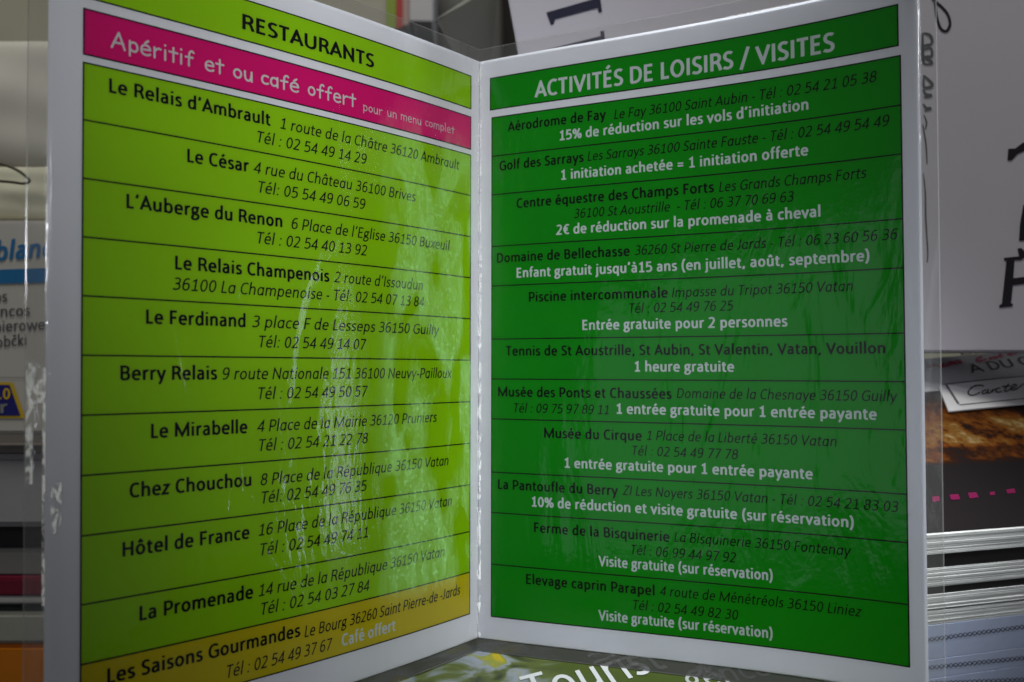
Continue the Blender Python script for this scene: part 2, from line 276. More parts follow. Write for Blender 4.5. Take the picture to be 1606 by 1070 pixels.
def path_pts(stroke):
    if stroke[0][0] == 'e':
        _, cx, cy, rx, ry = stroke[0]; n = 22
        return [(cx + rx * math.cos(2 * math.pi * i / n), cy + ry * math.sin(2 * math.pi * i / n)) for i in range(n)], True
    out = []
    for s in stroke:
        if s[0] == 'b':
            x0, y0 = out[-1]; x1, y1, x2, y2, x3, y3 = s[1:]; n = 6
            for i in range(1, n + 1):
                t = i / n; a, b, c, d = (1 - t) ** 3, 3 * t * (1 - t) ** 2, 3 * t * t * (1 - t), t ** 3
                out.append((a * x0 + b * x1 + c * x2 + d * x3, a * y0 + b * y1 + c * y2 + d * y3))
        elif not out or (abs(out[-1][0] - s[0]) + abs(out[-1][1] - s[1])) > 1: out.append(s)
    return out, False
def stroke_polys(pts, closed, rx, ry, rounded):
    P = [(x / rx, y / ry) for x, y in pts]; polys = []
    n = len(P); segs = [(P[i], P[(i + 1) % n]) for i in range(n if closed else n - 1)]
    dirs = []
    for a, b in segs:
        dx, dy = b[0] - a[0], b[1] - a[1]; l = math.hypot(dx, dy) or 1; dirs.append((dx / l, dy / l))
    for k, ((a, b), (dx, dy)) in enumerate(zip(segs, dirs)):
        nx, ny = -dy, dx
        A1, A2, B1, B2 = [(a[0] - nx, a[1] - ny)], [(a[0] + nx, a[1] + ny)], [(b[0] - nx, b[1] - ny)], [(b[0] + nx, b[1] + ny)]
        c = .22
        poly = []
        if not closed and k == 0:
            if rounded: poly += [(a[0] + math.cos(t) * nx * 1 - math.sin(t) * dx, a[1] + math.cos(t) * ny - math.sin(t) * dy) for t in [math.pi * i / 6 for i in range(0, 7)]]
            else: poly += [(a[0] + nx + dx * c * .5, a[1] + ny + dy * c * .5), (a[0] + nx * (1 - c), a[1] + ny * (1 - c)), (a[0] - nx * (1 - c), a[1] - ny * (1 - c)), (a[0] - nx + dx * c * .5, a[1] - ny + dy * c * .5)]
        else: poly += [A2[0], A1[0]]
        if not closed and k == len(segs) - 1:
            if rounded: poly += [(b[0] - math.cos(t) * nx + math.sin(t) * dx, b[1] - math.cos(t) * ny + math.sin(t) * dy) for t in [math.pi * i / 6 for i in range(0, 7)]]
            else: poly += [(b[0] - nx - dx * c * .5, b[1] - ny - dy * c * .5), (b[0] - nx * (1 - c), b[1] - ny * (1 - c)), (b[0] + nx * (1 - c), b[1] + ny * (1 - c)), (b[0] + nx - dx * c * .5, b[1] + ny - dy * c * .5)]
        else: poly += [B1[0], B2[0]]
        polys.append(poly)
        if closed or k < len(segs) - 1:
            ex, ey = dirs[(k + 1) % len(dirs)]; cr = dx * ey - dy * ex; dt = dx * ex + dy * ey
            if abs(cr) > 1e-4:
                sgn = -1 if cr > 0 else 1          # outer side
                o1 = (b[0] - dy * sgn, b[1] + dx * sgn); o2 = (b[0] - ey * sgn, b[1] + ex * sgn)
                tn = math.tan(math.acos(max(-1, min(1, dt))) / 2)
                pl = [b, o1]
                if rounded and dt < .8:
                    a0 = math.atan2(o1[1] - b[1], o1[0] - b[0]); a1 = math.atan2(o2[1] - b[1], o2[0] - b[0])
                    da = (a1 - a0 + math.pi) % (2 * math.pi) - math.pi
                    for i in range(1, 5): pl.append((b[0] + math.cos(a0 + da * i / 5), b[1] + math.sin(a0 + da * i / 5)))
                else:
                    tm = min(tn, 1.3)
                    pl.append((o1[0] + dx * tm, o1[1] + dy * tm))
                    if tn > 1.3: pl.append((o2[0] - ex * tm, o2[1] - ey * tm))
                pl.append(o2); polys.append(pl)
    return [[(x * rx, y * ry) for x, y in p] for p in polys]
PEN = {'r': (46, 39, False), 'b': (71, 54, False), 'i': (46, 38, False), 'c': (46, 46, True), 's': (34, 34, True), 'g': (50, 42, False)}
CACHE = {}
def glyph(ch, style):
    k = (ch, style)
    if k in CACHE: return CACHE[k]
    adv, strokes = (GC if style in 'cs' else G)[ch]
    rx, ry, rounded = PEN[style]; polys = []
    for s in strokes:
        pts, closed = path_pts(s); polys += stroke_polys(pts, closed, rx, ry, rounded)
    if style == 'b': adv += 24; polys = [[(x + 12, y) for x, y in p] for p in polys]
    if not polys: CACHE[k] = (adv, [], []); return CACHE[k]
    V, Fc = [], []
    for p in polys:
        area2 = sum(p[i][0] * p[(i + 1) % len(p)][1] - p[(i + 1) % len(p)][0] * p[i][1] for i in range(len(p)))
        if abs(area2) < 1: continue
        if area2 < 0: p = p[::-1]
        Fc.append(list(range(len(V), len(V) + len(p)))); V += [Vector(q) for q in p]
    r = delaunay_2d_cdt(V, [], Fc, 0, 0.05)
    vs, fs = [tuple(v) for v in r[0]], []
    PL = [[tuple(V[i]) for i in f] for f in Fc]
    def covered(x, y):
        for p in PL:
            ins = False; j = len(p) - 1
            for i in range(len(p)):
                if (p[i][1] > y) != (p[j][1] > y) and x < (p[j][0] - p[i][0]) * (y - p[i][1]) / (p[j][1] - p[i][1]) + p[i][0]: ins = not ins
                j = i
            if ins: return True
        return False
    for f in r[2]:
        if not covered(sum(vs[i][0] for i in f) / len(f), sum(vs[i][1] for i in f) / len(f)): continue
        a = sum(vs[f[i]][0] * vs[f[(i + 1) % len(f)]][1] - vs[f[(i + 1) % len(f)]][0] * vs[f[i]][1] for i in range(len(f)))
        if abs(a) > .5: fs.append(tuple(f) if a > 0 else tuple(reversed(f)))
    CACHE[k] = (adv, vs, fs); return CACHE[k]
def layout(text, style, shear=None):
    """returns verts (em units, x from ink start = 0) and faces, and ink width"""
    if shear is None: shear = .19 if style == 'i' else 0
    V, Fc, x, i = [], [], 0.0, 0
    while i < len(text):
        ch = text[i]
        if style in 'ics' and ch == 'a': ch = '\u0251'
        if style in 'i' and ch == 'â': ch = '\u0251^'
        adv, vs, fs = glyph(ch, style); o = len(V)
        V += [((x + vx + shear * vy) / 1000, vy / 1000) for vx, vy in vs]; Fc += [tuple(o + q for q in f) for f in fs]
        x += adv; i += 1
    x0 = min(v[0] for v in V); x1 = max(v[0] for v in V)
    return [(vx - x0, vy) for vx, vy in V], Fc, x1 - x0
def lettering(name, text, style, m, place, em, width=None, parent=None, shear=None):
    V, Fc, wd = layout(text, style, shear); k = (width / (wd * em)) if width else 1
    return mesh(name, [place(vx * em * k, vy * em) for vx, vy in V], Fc, m, parent)

# ------------------------------------------------------------------ the laminated leaflet: two ruled, slightly bent leaves meeting at the fold (x=0,y=0)
PH, PW = 0.21, 0.1485
SH = {'L': (0.798788, .083512, .023391, -.049722, .014773), 'R': (1.085185, -.081384, .081658, .1094, .05358)}
def leaf(pg, u, v, h=0.0):
    a, b, b2, e, g = SH[pg]; s = -1 if pg == 'L' else 1
    d = Vector((s * math.sin(a), -math.cos(a), 0)); n = Vector((-s * math.cos(a), -math.sin(a), 0))
    def base(u):
        t = u / PW; w = v / PH - .5
        return d * u + n * (PW * (b * t * (1 - t) + b2 * t * (1 - t) * (1 - 2 * t) + e * t * w + g * t * t * (w * w - 1 / 12)))
    p = base(u)
    if h:
        q = base(u + 1e-4) - base(u - 1e-4); nn = Vector((q.y, -q.x, 0)).normalized()
        if nn.dot(n) < 0: nn = -nn
        p = p + nn * h
    return Vector((p.x, p.y, v))
def pix(p):
    x = p - CAM; d = x.dot(FWD); return CX + F_PX * x.dot(RIGHT) / d, CY - F_PX * x.dot(UP) / d
def find_u(pg, x, v):
    lo, hi = -.01, .17
    for _ in range(40):
        m = (lo + hi) / 2
        if (pix(leaf(pg, m, v))[0] > x) == (pg == 'L'): lo = m
        else: hi = m
    return (lo + hi) / 2
def uv_at(pg, x, y):
    lo, hi = -.03, .24
    for _ in range(40):
        v = (lo + hi) / 2
        if pix(leaf(pg, find_u(pg, x, v), v))[1] > y: lo = v
        else: hi = v
    return find_u(pg, x, (lo + hi) / 2), (lo + hi) / 2

leaflet = empty('laminated_leaflet', (0, 0, 0), label='open laminated leaflet with lime list of restaurants and dark green list of leisure visits', cat='leaflet')
def sheet(name, pg, u0, u1, v0, v1, h, m, parent, nu=36, nv=2, thick=None):
    V, UV, Fc = [], [], []
    for j in range(nv + 1):
        for i in range(nu + 1):
            u, v = u0 + (u1 - u0) * i / nu, v0 + (v1 - v0) * j / nv
            V.append(leaf(pg, u, v, h)); UV.append((u if pg == 'R' else -u, v))
    q = nu + 1
    for j in range(nv):
        for i in range(nu):
            f = (j * q + i, j * q + i + 1, (j + 1) * q + i + 1, (j + 1) * q + i); Fc.append(f if pg == 'R' else f[::-1])
    if thick:
        o = len(V)
        for j in range(nv + 1):
            for i in range(nu + 1):
                u, v = u0 + (u1 - u0) * i / nu, v0 + (v1 - v0) * j / nv
                V.append(leaf(pg, u, v, h - thick)); UV.append((u if pg == 'R' else -u, v))
        Fc += [tuple(o + k for k in f[::-1]) for f in Fc[:]]
        rim = [i for i in range(q)] + [j * q + nu for j in range(1, nv + 1)] + [nv * q + i for i in range(nu - 1, -1, -1)] + [j * q for j in range(nv - 1, 0, -1)]
        for k in range(len(rim)):
            a, b = rim[k], rim[(k + 1) % len(rim)]; Fc.append((a, o + a, o + b, b) if pg == 'R' else (b, o + b, o + a, a))
    return mesh(name, V, Fc, m, parent, UV, smooth=not thick)
for pg in 'LR':
    sheet('paper_page', pg, 0, .1468, 0, PH, 0, PAPER, leaflet, 40, 8, .00025)
BW = .00042       # printed rule width
def cell(pg, u0, u1, vt, vb, m, top_rule=True):
    c = sheet('printed_cell', pg, u0, u1, vb, vt, .00005, m, leaflet, 30, 1)
    # one joined ruled frame: strips in a ring, no overlaps
    V, Fc = [], []
    def strip(a0, a1, b0, b1, n):
        o = len(V)
        for j in (0, 1):
            for i in range(n + 1): V.append(leaf(pg, a0 + (a1 - a0) * i / n, b0 + (b1 - b0) * j, .00009))
        for i in range(n): Fc.append((o + i, o + i + 1, o + n + 2 + i, o + n + 1 + i))
    h = BW / 2
    strip(u0 - h, u1 + h, vb - h, vb + h, 30)
    if top_rule: strip(u0 - h, u1 + h, vt - h, vt + h, 30)
    vtt = vt - h
    strip(u0 - h, u0 + h, vb + h, vtt, 1); strip(u1 - h, u1 + h, vb + h, vtt, 1)
    mesh('cell_rule', V, Fc, BLACK, c)
    return c
def line(pg, cellobj, text, style, m, x0, y0, x1, y1, em):
    ua, va = uv_at(pg, x0, y0); ub, vb = uv_at(pg, x1, y1); v = (va + vb) / 2; ul, ur = find_u(pg, x0, v), find_u(pg, x1, v)
    s = -1 if pg == 'L' else 1
    V, Fc, wd = layout(text, style); W = abs(ur - ul); k = W / wd
    mesh('lettering', [leaf(pg, ul + s * vx * k, v + vy * em, .00013) for vx, vy in V], Fc, m, cellobj)
def Z(s, ox, oy): return lambda *a: (a[0] / s + ox, a[1] / s + oy)
z1, z2, z3 = Z(2.432, 100, 0), Z(2.433, 100, 400), Z(2.433, 100, 700)
r1, r2, r3 = Z(2.2306, 740, 0), Z(2.2306, 740, 400), Z(2.2306, 740, 700)
VL = [.17435, .15962, .14466, .12978, .11492, .10001, .08509, .0702, .05543, .03874, .02434, .00962]
U0, U1 = .004834, .138638
hd = cell('L', U0, U1, .20335, .19138, LIME); ban = cell('L', U0, U1, .18833, .17654, MAGENTA)
cl = [cell('L', U0, U1, VL[i], VL[i + 1], GOLD if i == 10 else LIME, i == 0) for i in range(11)]
def LT(c, t, st, m, zf, xa, ya, xb, yb, em, pg='L'):
    a = zf(xa, ya); b = zf(xb, yb); line(pg, c, t, st, m, a[0], a[1], b[0], b[1], em)
LT(hd, 'RESTAURANTS', 'b', BLACK, z1, 680, 113, 1183, 258, .0068)
for t, xa, ya, xb, yb in (('Apéritif', 178, 186, 498, 250), ('et', 537, 268, 612, 284), ('ou', 645, 297, 720, 312), ('café', 752, 322, 897, 352), ('offert', 930, 362, 1115, 409)):
    LT(ban, t, 'c', WHITE, z1, xa, ya, xb, yb, .0060)
for t, xa, ya, xb, yb in (('pour', 1142, 424, 1215, 440), ('un', 1233, 444, 1268, 453), ('menu', 1285, 458, 1362, 477), ('complet', 1378, 481, 1490, 512)):
    LT(ban, t, 's', WHITE, z1, xa, ya, xb, yb, .0040)
EB, EI = .0057, .0053
rowsL = [
 (0, z1, 'Le Relais d\u2019Ambrault', 172, 352, 788, 480, '1 route de la Châtre 36120 Ambrault', 825, 492, 1508, 648, 'Tél : 02 54 49 14 29', 738, 547, 1155, 625),
 (1, z1, 'Le César', 470, 620, 706, 655, '4 rue du Château 36100 Brives', 722, 660, 1342, 770, 'Tél: 05 54 49 06 59', 742, 738, 1150, 797),
 (2, z1, 'L\u2019Auberge du Renon', 238, 795, 833, 866, '6 Place de l\u2019Eglise 36150 Buxeuil', 868, 873, 1472, 957, 'Tél : 02 54 40 13 92', 738, 930, 1156, 975),
 (3, z2, 'Le Relais Champenois', 424, 55, 1013, 102, '2 route d\u2019Issoudun', 1030, 105, 1370, 134, '36100 La Champenoise - Tél: 02 54 07 13 84', 414, 135, 1374, 197),
 (4, z2, 'Le Ferdinand', 313, 262, 693, 275, '3 place F de Lesseps 36150 Guilly', 717, 278, 1432, 303, 'Tél: 02 54 49 14 07', 745, 355, 1155, 360),
 (5, z2, 'Berry Relais', 215, 478, 585, 475, '9 route Nationale 151 36100 Neuvy-Pailloux', 605, 475, 1480, 470, 'Tél : 02 54 49 50 57', 742, 550, 1160, 541),
 (6, z2, 'Le Mirabelle', 332, 698, 700, 680, '4 Place de la Mairie 36120 Pruniers', 736, 675, 1423, 637, 'Tél : 02 54 21 22 78', 745, 750, 1160, 718),
 (7, z3, 'Chez Chouchou', 250, 195, 715, 152, '8 Place de la République 36150 Vatan', 750, 145, 1467, 76, 'Tél: 02 54 49 76 35', 755, 217, 1155, 172),
 (8, z3, 'Hôtel de France', 223, 418, 708, 355, '16 Place de la République 36150 Vatan', 743, 347, 1480, 222, 'Tél : 02 54 49 74 11', 750, 418, 1160, 347),
 (9, z3, 'La Promenade', 288, 662, 722, 582, '14 rue de la République 36150 Vatan', 743, 575, 1452, 418, 'Tél : 02 54 03 27 84', 753, 645, 1165, 550),
 (10, z3, 'Les Saisons Gourmandes', 165, 897, 902, 732, 'Le Bourg 36260 Saint Pierre-de -Jards', 918, 727, 1512, 567, 'Tél : 02 54 49 37 67', 622, 880, 1025, 778)]
for i, zf, a, a0, a1, a2, a3, b, b0, b1, b2, b3, c, c0, c1, c2, c3 in rowsL:
    LT(cl[i], a, 'b', BLACK, zf, a0, a1, a2, a3, EB); LT(cl[i], b, 'i', BLACK, zf, b0, b1, b2, b3, EI); LT(cl[i], c, 'i', BLACK, zf, c0, c1, c2, c3, EI)
LT(cl[10], 'Café offert', 'b', WHITE, z3, 1060, 760, 1265, 705, .0055)

VR = [.18842, .17424, .16014, .14127, .1269, .10763, .09324, .07886, .05973, .04525, .02678, .00819]
R0, R1 = .005301, .141706
hr = cell('R', .0046, .1412, .20304, .19142, GREEN); cr = [cell('R', R0, R1, VR[i], VR[i + 1], GREEN, i == 0) for i in range(11)]
LT(hr, 'ACTIVITÉS DE LOISIRS / VISITES', 'b', WHITE, r1, 220, 338, 1270, 183, .0086, 'R')
D, W_ = INKG, WHITE
rowsR = [
 (0, r1, [('Aérodrome de Fay', 'b', D, 126, 460, 470, 418), ('Le Fay 36100 Saint Aubin - Tél : 02 54 21 05 38', 'i', D, 498, 415, 1417, 290), ('15% de réduction sur les vols d\u2019initiation', 'b', W_, 308, 488, 1178, 388)]),
 (1, r1, [('Golf des Sarrays', 'b', D, 97, 600, 392, 564), ('Les Sarrays 36100 Sainte Fauste - Tél : 02 54 49 54 49', 'i', D, 405, 560, 1462, 445), ('1 initiation achetée = 1 initiation offerte', 'b', W_, 313, 628, 1177, 545)]),
 (2, r1, [('Centre équestre des Champs Forts', 'b', D, 157, 728, 848, 673), ('Les Grands Champs Forts', 'i', D, 865, 670, 1382, 625), ('36100 St Aoustrille  - Tél : 06 37 70 69 63', 'i', D, 357, 764, 1127, 706), ('2€ de réduction sur la promenade à cheval', 'b', W_, 294, 822, 1220, 758)]),
 (3, r1, [('Domaine de Bellechasse', 'b', D, 88, 920, 553, 895), ('36260 St Pierre de Jards - Tél : 06 23 60 56 36', 'i', D, 570, 893, 1490, 838), ('Enfant gratuit jusqu\u2019à15 ans (en juillet, août, septembre)', 'b', W_, 157, 970, 1392, 915)]),
 (4, r2, [('Piscine intercommunale', 'b', D, 200, 163, 686, 150), ('Impasse du Tripot 36150 Vatan', 'i', D, 700, 149, 1334, 126), ('Tél : 02 54 49 76 25', 'i', D, 552, 204, 915, 194), ('Entrée gratuite pour 2 personnes', 'b', W_, 387, 263, 1105, 249)]),
 (5, r2, [('Tennis de St Aoustrille, St Aubin, St Valentin, Vatan, Vouillon', 'b', D, 120, 354, 1447, 343), ('1 heure gratuite', 'b', W_, 570, 408, 918, 408)]),
 (6, r2, [('Musée des Ponts et Chaussées', 'b', D, 92, 497, 700, 501), ('Domaine de la Chesnaye 36150 Guilly', 'i', D, 717, 503, 1490, 511), ('Tél : 09 75 97 89 11', 'i', D, 148, 552, 480, 557), ('1 entrée gratuite pour 1 entrée payante', 'b', W_, 507, 558, 1417, 573)]),
 (7, r2, [('Musée du Cirque', 'b', D, 253, 640, 595, 649), ('1 Place de la Liberté 36150 Vatan', 'i', D, 612, 650, 1277, 668), ('Tél : 02 54 49 77 78', 'i', D, 562, 703, 932, 713), ('1 entrée gratuite pour 1 entrée payante', 'b', W_, 325, 746, 1193, 782)]),
 (8, r3, [('La Pantoufle du Berry', 'b', D, 92, 151, 512, 170), ('ZI Les Noyers 36150 Vatan - Tél : 02 54 21 83 03', 'i', D, 527, 171, 1493, 231), ('10% de réduction et visite gratuite (sur réservation)', 'b', W_, 210, 213, 1337, 282)]),
 (9, r3, [('Ferme de la Bisquinerie', 'b', D, 218, 302, 692, 333), ('La Bisquinerie 36150 Fontenay', 'i', D, 708, 334, 1328, 384), ('Tél : 06 99 44 97 92', 'i', D, 558, 380, 925, 405), ('Visite gratuite (sur réservation)', 'b', W_, 443, 418, 1053, 470)]),
 (10, r3, [('Elevage caprin Parapel', 'b', D, 190, 481, 640, 522), ('4 route de Ménétréols 36150 Liniez', 'i', D, 657, 524, 1366, 595), ('Tél : 02 54 49 82 30', 'i', D, 565, 571, 933, 608), ('Visite gratuite (sur réservation)', 'b', W_, 443, 606, 1053, 674)])]
for i, zf, runs in rowsR:
    for t, st, m, a0, a1, a2, a3 in runs:
        LT(cr[i], t, st, m, zf, a0, a1, a2, a3, .0053 if st == 'b' else .0051, 'R')

# film pouch: front and back sheet, sealed together in a clear border round the paper
FB = .0043
from mathutils import noise as mnoise
def crumple(u, v, h):
    """small real relief of the film: a bulge beside the fold, creases on the fold, a crinkled patch in the left seal"""
    d = 0.0
    if u < 0:
        d += .00042 * math.exp(-((u + .026) / .011) ** 2) * (.6 + .4 * mnoise.noise(Vector((0, v * 30, 3.1))))
        k = min(1, max(0, (-u - .1445) / .002)) * math.exp(-((v - .088) / .020) ** 4)
        d += k * (.00050 * mnoise.noise(Vector((u * 420, v * 170, .3))) + .00025 * mnoise.noise(Vector((u * 1300, v * 600, 1.3))))
    f = math.exp(-(u / .0022) ** 2)
    if 0 < v < PH: d += f * (.00016 * mnoise.noise(Vector((u * 500, v * 75, 5.3))) + .00010 * max(0, mnoise.noise(Vector((u * 900, v * 260, 7.7)))))
    return d
def film_side(h, hb):
    V, UV, Fc = [], [], []
    half = [.1468 * i / 120 for i in range(1, 121)]
    near = [.0003, .0007]
    pos = near + half + [.1470, .1474] + [.1474 + (FB - .0006) * i / 7 for i in range(1, 8)]
    us = [-x for x in reversed(pos)] + [0] + pos
    vs = [-FB, -FB * .5, -.0006, -.0002] + [PH * i / 240 for i in range(241)] + [PH + .0002, PH + .0006, PH + FB * .5, PH + FB]
    for v in vs:
        for u in us:
            inside = -.1470 < u < .1470 and -.0002 < v < PH + .0002
            hh = (h if inside else hb) + (crumple(u, v, h) if h > 0 else (crumple(u, v, h) if abs(u) > .1474 else 0))
            if abs(u) < 1e-9: q = leaf('R', 0, v) + Vector((0, -1, 0)) * hh * 1.1
            else: q = leaf('R' if u > 0 else 'L', abs(u), v, hh)
            V.append(q); UV.append((u, v))
    q = len(us)
    for j in range(len(vs) - 1):
        for i in range(q - 1): Fc.append((j * q + i, j * q + i + 1, (j + 1) * q + i + 1, (j + 1) * q + i))
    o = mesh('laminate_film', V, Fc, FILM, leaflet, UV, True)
    for m in (SEAL, CREASE, FOLDC): o.data.materials.append(m)
    for p in o.data.polygons:
        u = sum(UV[i][0] for i in p.vertices) / 4; v = sum(UV[i][1] for i in p.vertices) / 4
        if abs(u) > .1469 or v < 0 or v > PH: p.material_index = 1
        wob = .004 * mnoise.noise(Vector((u * 900, v * 60, 2.2)))
        if h > 0 and u < 0:
            if -.1516 < u < -.1466 and (.068 + wob < v < .098 + wob) and (u < -.1496 or u > -.1475 or v > .088): p.material_index = 2
            if -.1474 < u < -.1462 and .036 < v + wob < .10: p.material_index = 2
            if (u + .1445) ** 2 / .0016 ** 2 + (v - .063 - (u + .1445)) ** 2 / .006 ** 2 < 1: p.material_index = 2
        if h > 0 and abs(u) < .0010 and 0 < v < PH: p.material_index = 3
    return o
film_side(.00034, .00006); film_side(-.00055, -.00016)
V, Fc = [], []
ring = [('L', .1468 + FB, PH + FB), ('R', .1468 + FB, PH + FB), ('R', .1468 + FB, -FB), ('L', .1468 + FB, -FB)]
pts = [('L', (.1468 + FB) * (1 - i / 30), PH + FB) for i in range(31)] + [('R', (.1468 + FB) * i / 30, PH + FB) for i in range(1, 31)] + [('R', .1468 + FB, PH + FB - (PH + 2 * FB) * i / 16) for i in range(1, 17)] \
    + [('R', (.1468 + FB) * (1 - i / 30), -FB) for i in range(1, 31)] + [('L', (.1468 + FB) * i / 30, -FB) for i in range(1, 31)] + [('L', .1468 + FB, -FB + (PH + 2 * FB) * i / 16) for i in range(1, 16)]
for pg, u, v in pts:
    V.append(leaf(pg, u, v, .00008)); V.append(leaf(pg, u, v, -.00018))
    du = .0003 if u > .15 else 0; dv = .0003 if v > PH else (-.0003 if v < 0 else 0)
    V.append(leaf(pg, u + du, v + dv, -.00005))
n = len(pts)
for i in range(n):
    j = (i + 1) % n
    Fc += [(i * 3, j * 3, j * 3 + 2, i * 3 + 2), (i * 3 + 2, j * 3 + 2, j * 3 + 1, i * 3 + 1)]
mesh('film_edge', V, Fc, FILMEDGE, leaflet)

# ------------------------------------------------------------------ surface: brochure lying flat under the leaflet, table below
GZ = -.0049
def brochure_mat():
    m = bpy.data.materials.new('brochure_cover'); m.use_nodes = True; nt = m.node_tree; N, L = nt.nodes.new, nt.links.new
    b = nt.nodes['Principled BSDF']; b.inputs['Roughness'].default_value = .4; b.inputs['Specular IOR Level'].default_value = .12
    tc = N('ShaderNodeTexCoord')
    n = N('ShaderNodeTexNoise'); n.inputs['Scale'].default_value = 55; n.inputs['Detail'].default_value = 7; n.inputs['Distortion'].default_value = .8; L(tc.outputs['Object'], n.inputs[0])
    r = N('ShaderNodeValToRGB'); L(n.outputs[0], r.inputs[0]); cr_ = r.color_ramp
    cr_.elements[0].position = .34; cr_.elements[0].color = (.012, .015, .008, 1); cr_.elements[1].position = .72; cr_.elements[1].color = (.15, .12, .006, 1)
    for p, c in ((.44, (.035, .045, .01, 1)), (.5, (.07, .08, .075, 1)), (.57, (.09, .10, .11, 1)), (.62, (.08, .09, .015, 1))):
        e = cr_.elements.new(p); e.color = c
    n2 = N('ShaderNodeTexNoise'); n2.inputs['Scale'].default_value = 18; n2.inputs['Detail'].default_value = 3; L(tc.outputs['Object'], n2.inputs[0])
    r2_ = N('ShaderNodeValToRGB'); L(n2.outputs[0], r2_.inputs[0]); r2_.color_ramp.elements[0].position = .3; r2_.color_ramp.elements[0].color = (.015, .026, .003, 1); r2_.color_ramp.elements[1].position = .7; r2_.color_ramp.elements[1].color = (.026, .034, .006, 1)
    sp = N('ShaderNodeSeparateXYZ'); L(tc.outputs['Object'], sp.inputs[0])
    n3 = N('ShaderNodeTexNoise'); n3.inputs['Scale'].default_value = 60; L(tc.outputs['Object'], n3.inputs[0])
    ma = N('ShaderNodeMath'); ma.operation = 'MULTIPLY_ADD'; L(n3.outputs[0], ma.inputs[0]); ma.inputs[1].default_value = .016; L(sp.outputs['X'], ma.inputs[2])
    mr = N('ShaderNodeMapRange'); L(ma.outputs[0], mr.inputs[0]); mr.inputs[1].default_value = .010; mr.inputs[2].default_value = .017
    mx = N('ShaderNodeMix'); mx.data_type = 'RGBA'; L(mr.outputs[0], mx.inputs[0]); L(r.outputs[0], mx.inputs[6]); L(r2_.outputs[0], mx.inputs[7]); L(mx.outputs[2], b.inputs['Base Color'])
    return m
X_, Y_, Z_ = Vector((1, 0, 0)), Vector((0, 1, 0)), Vector((0, 0, 1))
bro = empty('tourist_brochure', (.02, -.06, GZ - .004), label='green tourist brochure with white lettering lying flat under the open leaflet', cat='brochure')
frame_box('brochure_cover', (-.085, -.14, GZ - .0012), X_, Y_, Z_, .198, .22, .0012, brochure_mat(), bro)
frame_box('page_block', (-.084, -.139, GZ - .0044), X_, Y_, Z_, .196, .218, .0031, PAPER, bro)
g0 = Vector((0, 0, GZ)); gp = lambda x, y: on_plane(x, y, g0 + Z_ * .0003, Z_)
WINK = mat('brochure_white_ink', (.22, .225, .215), .4, .3)
def ground_text(t, xa, ya, xb, yb, xh, yh, em_frac, m):
    a, b = gp(xa, ya), gp(xb, yb); ex = (b - a); W = ex.length; ex.normalize(); up = gp(xh, yh) - a
    V, Fc, wd = layout(t, 'r'); k = W / wd
    mesh('lettering', [a + ex * (vx * k) + up * (vy / em_frac) for vx, vy in V], Fc, m, bro)
ground_text('Tourist', 832, 1108, 1048, 1047, 814, 1062, .644, WINK)
ground_text('gence', 1082, 1082, 1212, 1058, 1070, 1060, .466, mat('brochure_grey_ink', (.15, .155, .14), .4, .3))
DARK = mat('dark_table', (.045, .042, .040), .55, .3, .2, 12)
TZ = -.145
tb = frame_box('table_top', (-1.2, -.5, TZ - .03), X_, Y_, Z_, 2.4, 1.9, .03, DARK); tag(tb, kind='structure')
rs = frame_box('display_ledge', (-.088, -.145, TZ), X_, Y_, Z_, .203, .40, GZ - .0045 - TZ, DARK, None, .001); tag(rs, label='dark display ledge carrying the green brochure under the open leaflet', cat='ledge')
WALLM = mat('cream_wall', (.80, .78, .58), .9, .1, .08, 6, .1, 60)
wl = frame_box('wall', (-1.6, 1.4, -1.0), X_, Y_, Z_, 3.2, .05, 2.5, WALLM); tag(wl, kind='structure')

# ------------------------------------------------------------------ right: white printed display box behind, tilted pile of cards in front of it
BOXW = mat('white_card_board', (.53, .51, .57), .7, .25, .02, 20)
NAVY = mat('navy_ink', (.008, .009, .035), .5, .3)
INK = mat('poster_black_ink', (.012, .009, .014), .5, .3)
pa = at(797, 0, .43); pb_ = at(1640, 0, .385); ex = (pb_ - pa); ex.z = 0; ex.normalize()
nb = Vector((ex.y, -ex.x, 0)); nb = nb if nb.dot(FWD) < 0 else -nb
up_p = (on_plane(812, 83, pa, nb) - pa).normalized() * -1         # the left edge leans a little
nb2 = ex.cross(up_p).normalized(); nb2 = nb2 if nb2.dot(FWD) < 0 else -nb2
poster = empty('display_box', tuple(on_plane(1100, 560, pa, nb2)), label='white display box with large navy and black serif letters standing behind the leaflet', cat='box')
low = on_plane(1530, 551, pa, nb2)
top = pa + up_p * .08
H_ = (top.z - low.z) / up_p.z; base = top - up_p * H_
frame_box('front_panel', base, ex, up_p, -nb2, .33, H_, .05, BOXW, poster, .0006)
pp = lambda x, y: on_plane(x, y, pa + nb2 * .0003, nb2)
def flat_poly(name, polys, m, parent, fn):
    V, Fc = [], []
    for p in polys:
        Fc.append(tuple(range(len(V), len(V) + len(p)))); V += [fn(*q) for q in p]
    return mesh(name, V, Fc, m, parent)
s1 = Z(3.65, 560, 0)
flat_poly('numeral', [[s1(1083, 72), s1(1392, -16), s1(1403, 68), s1(1382, 74), s1(1377, 46), s1(1132, 112), s1(1127, 140), s1(1110, 144)]], NAVY, poster, pp)
flat_poly('numeral', [[s1(1083, 285), s1(1395, 206), s1(1392, 180), s1(1414, 176), s1(1423, 262), s1(1110, 330)]], NAVY, poster, pp)
s2 = Z(3.449, 1430, 190)
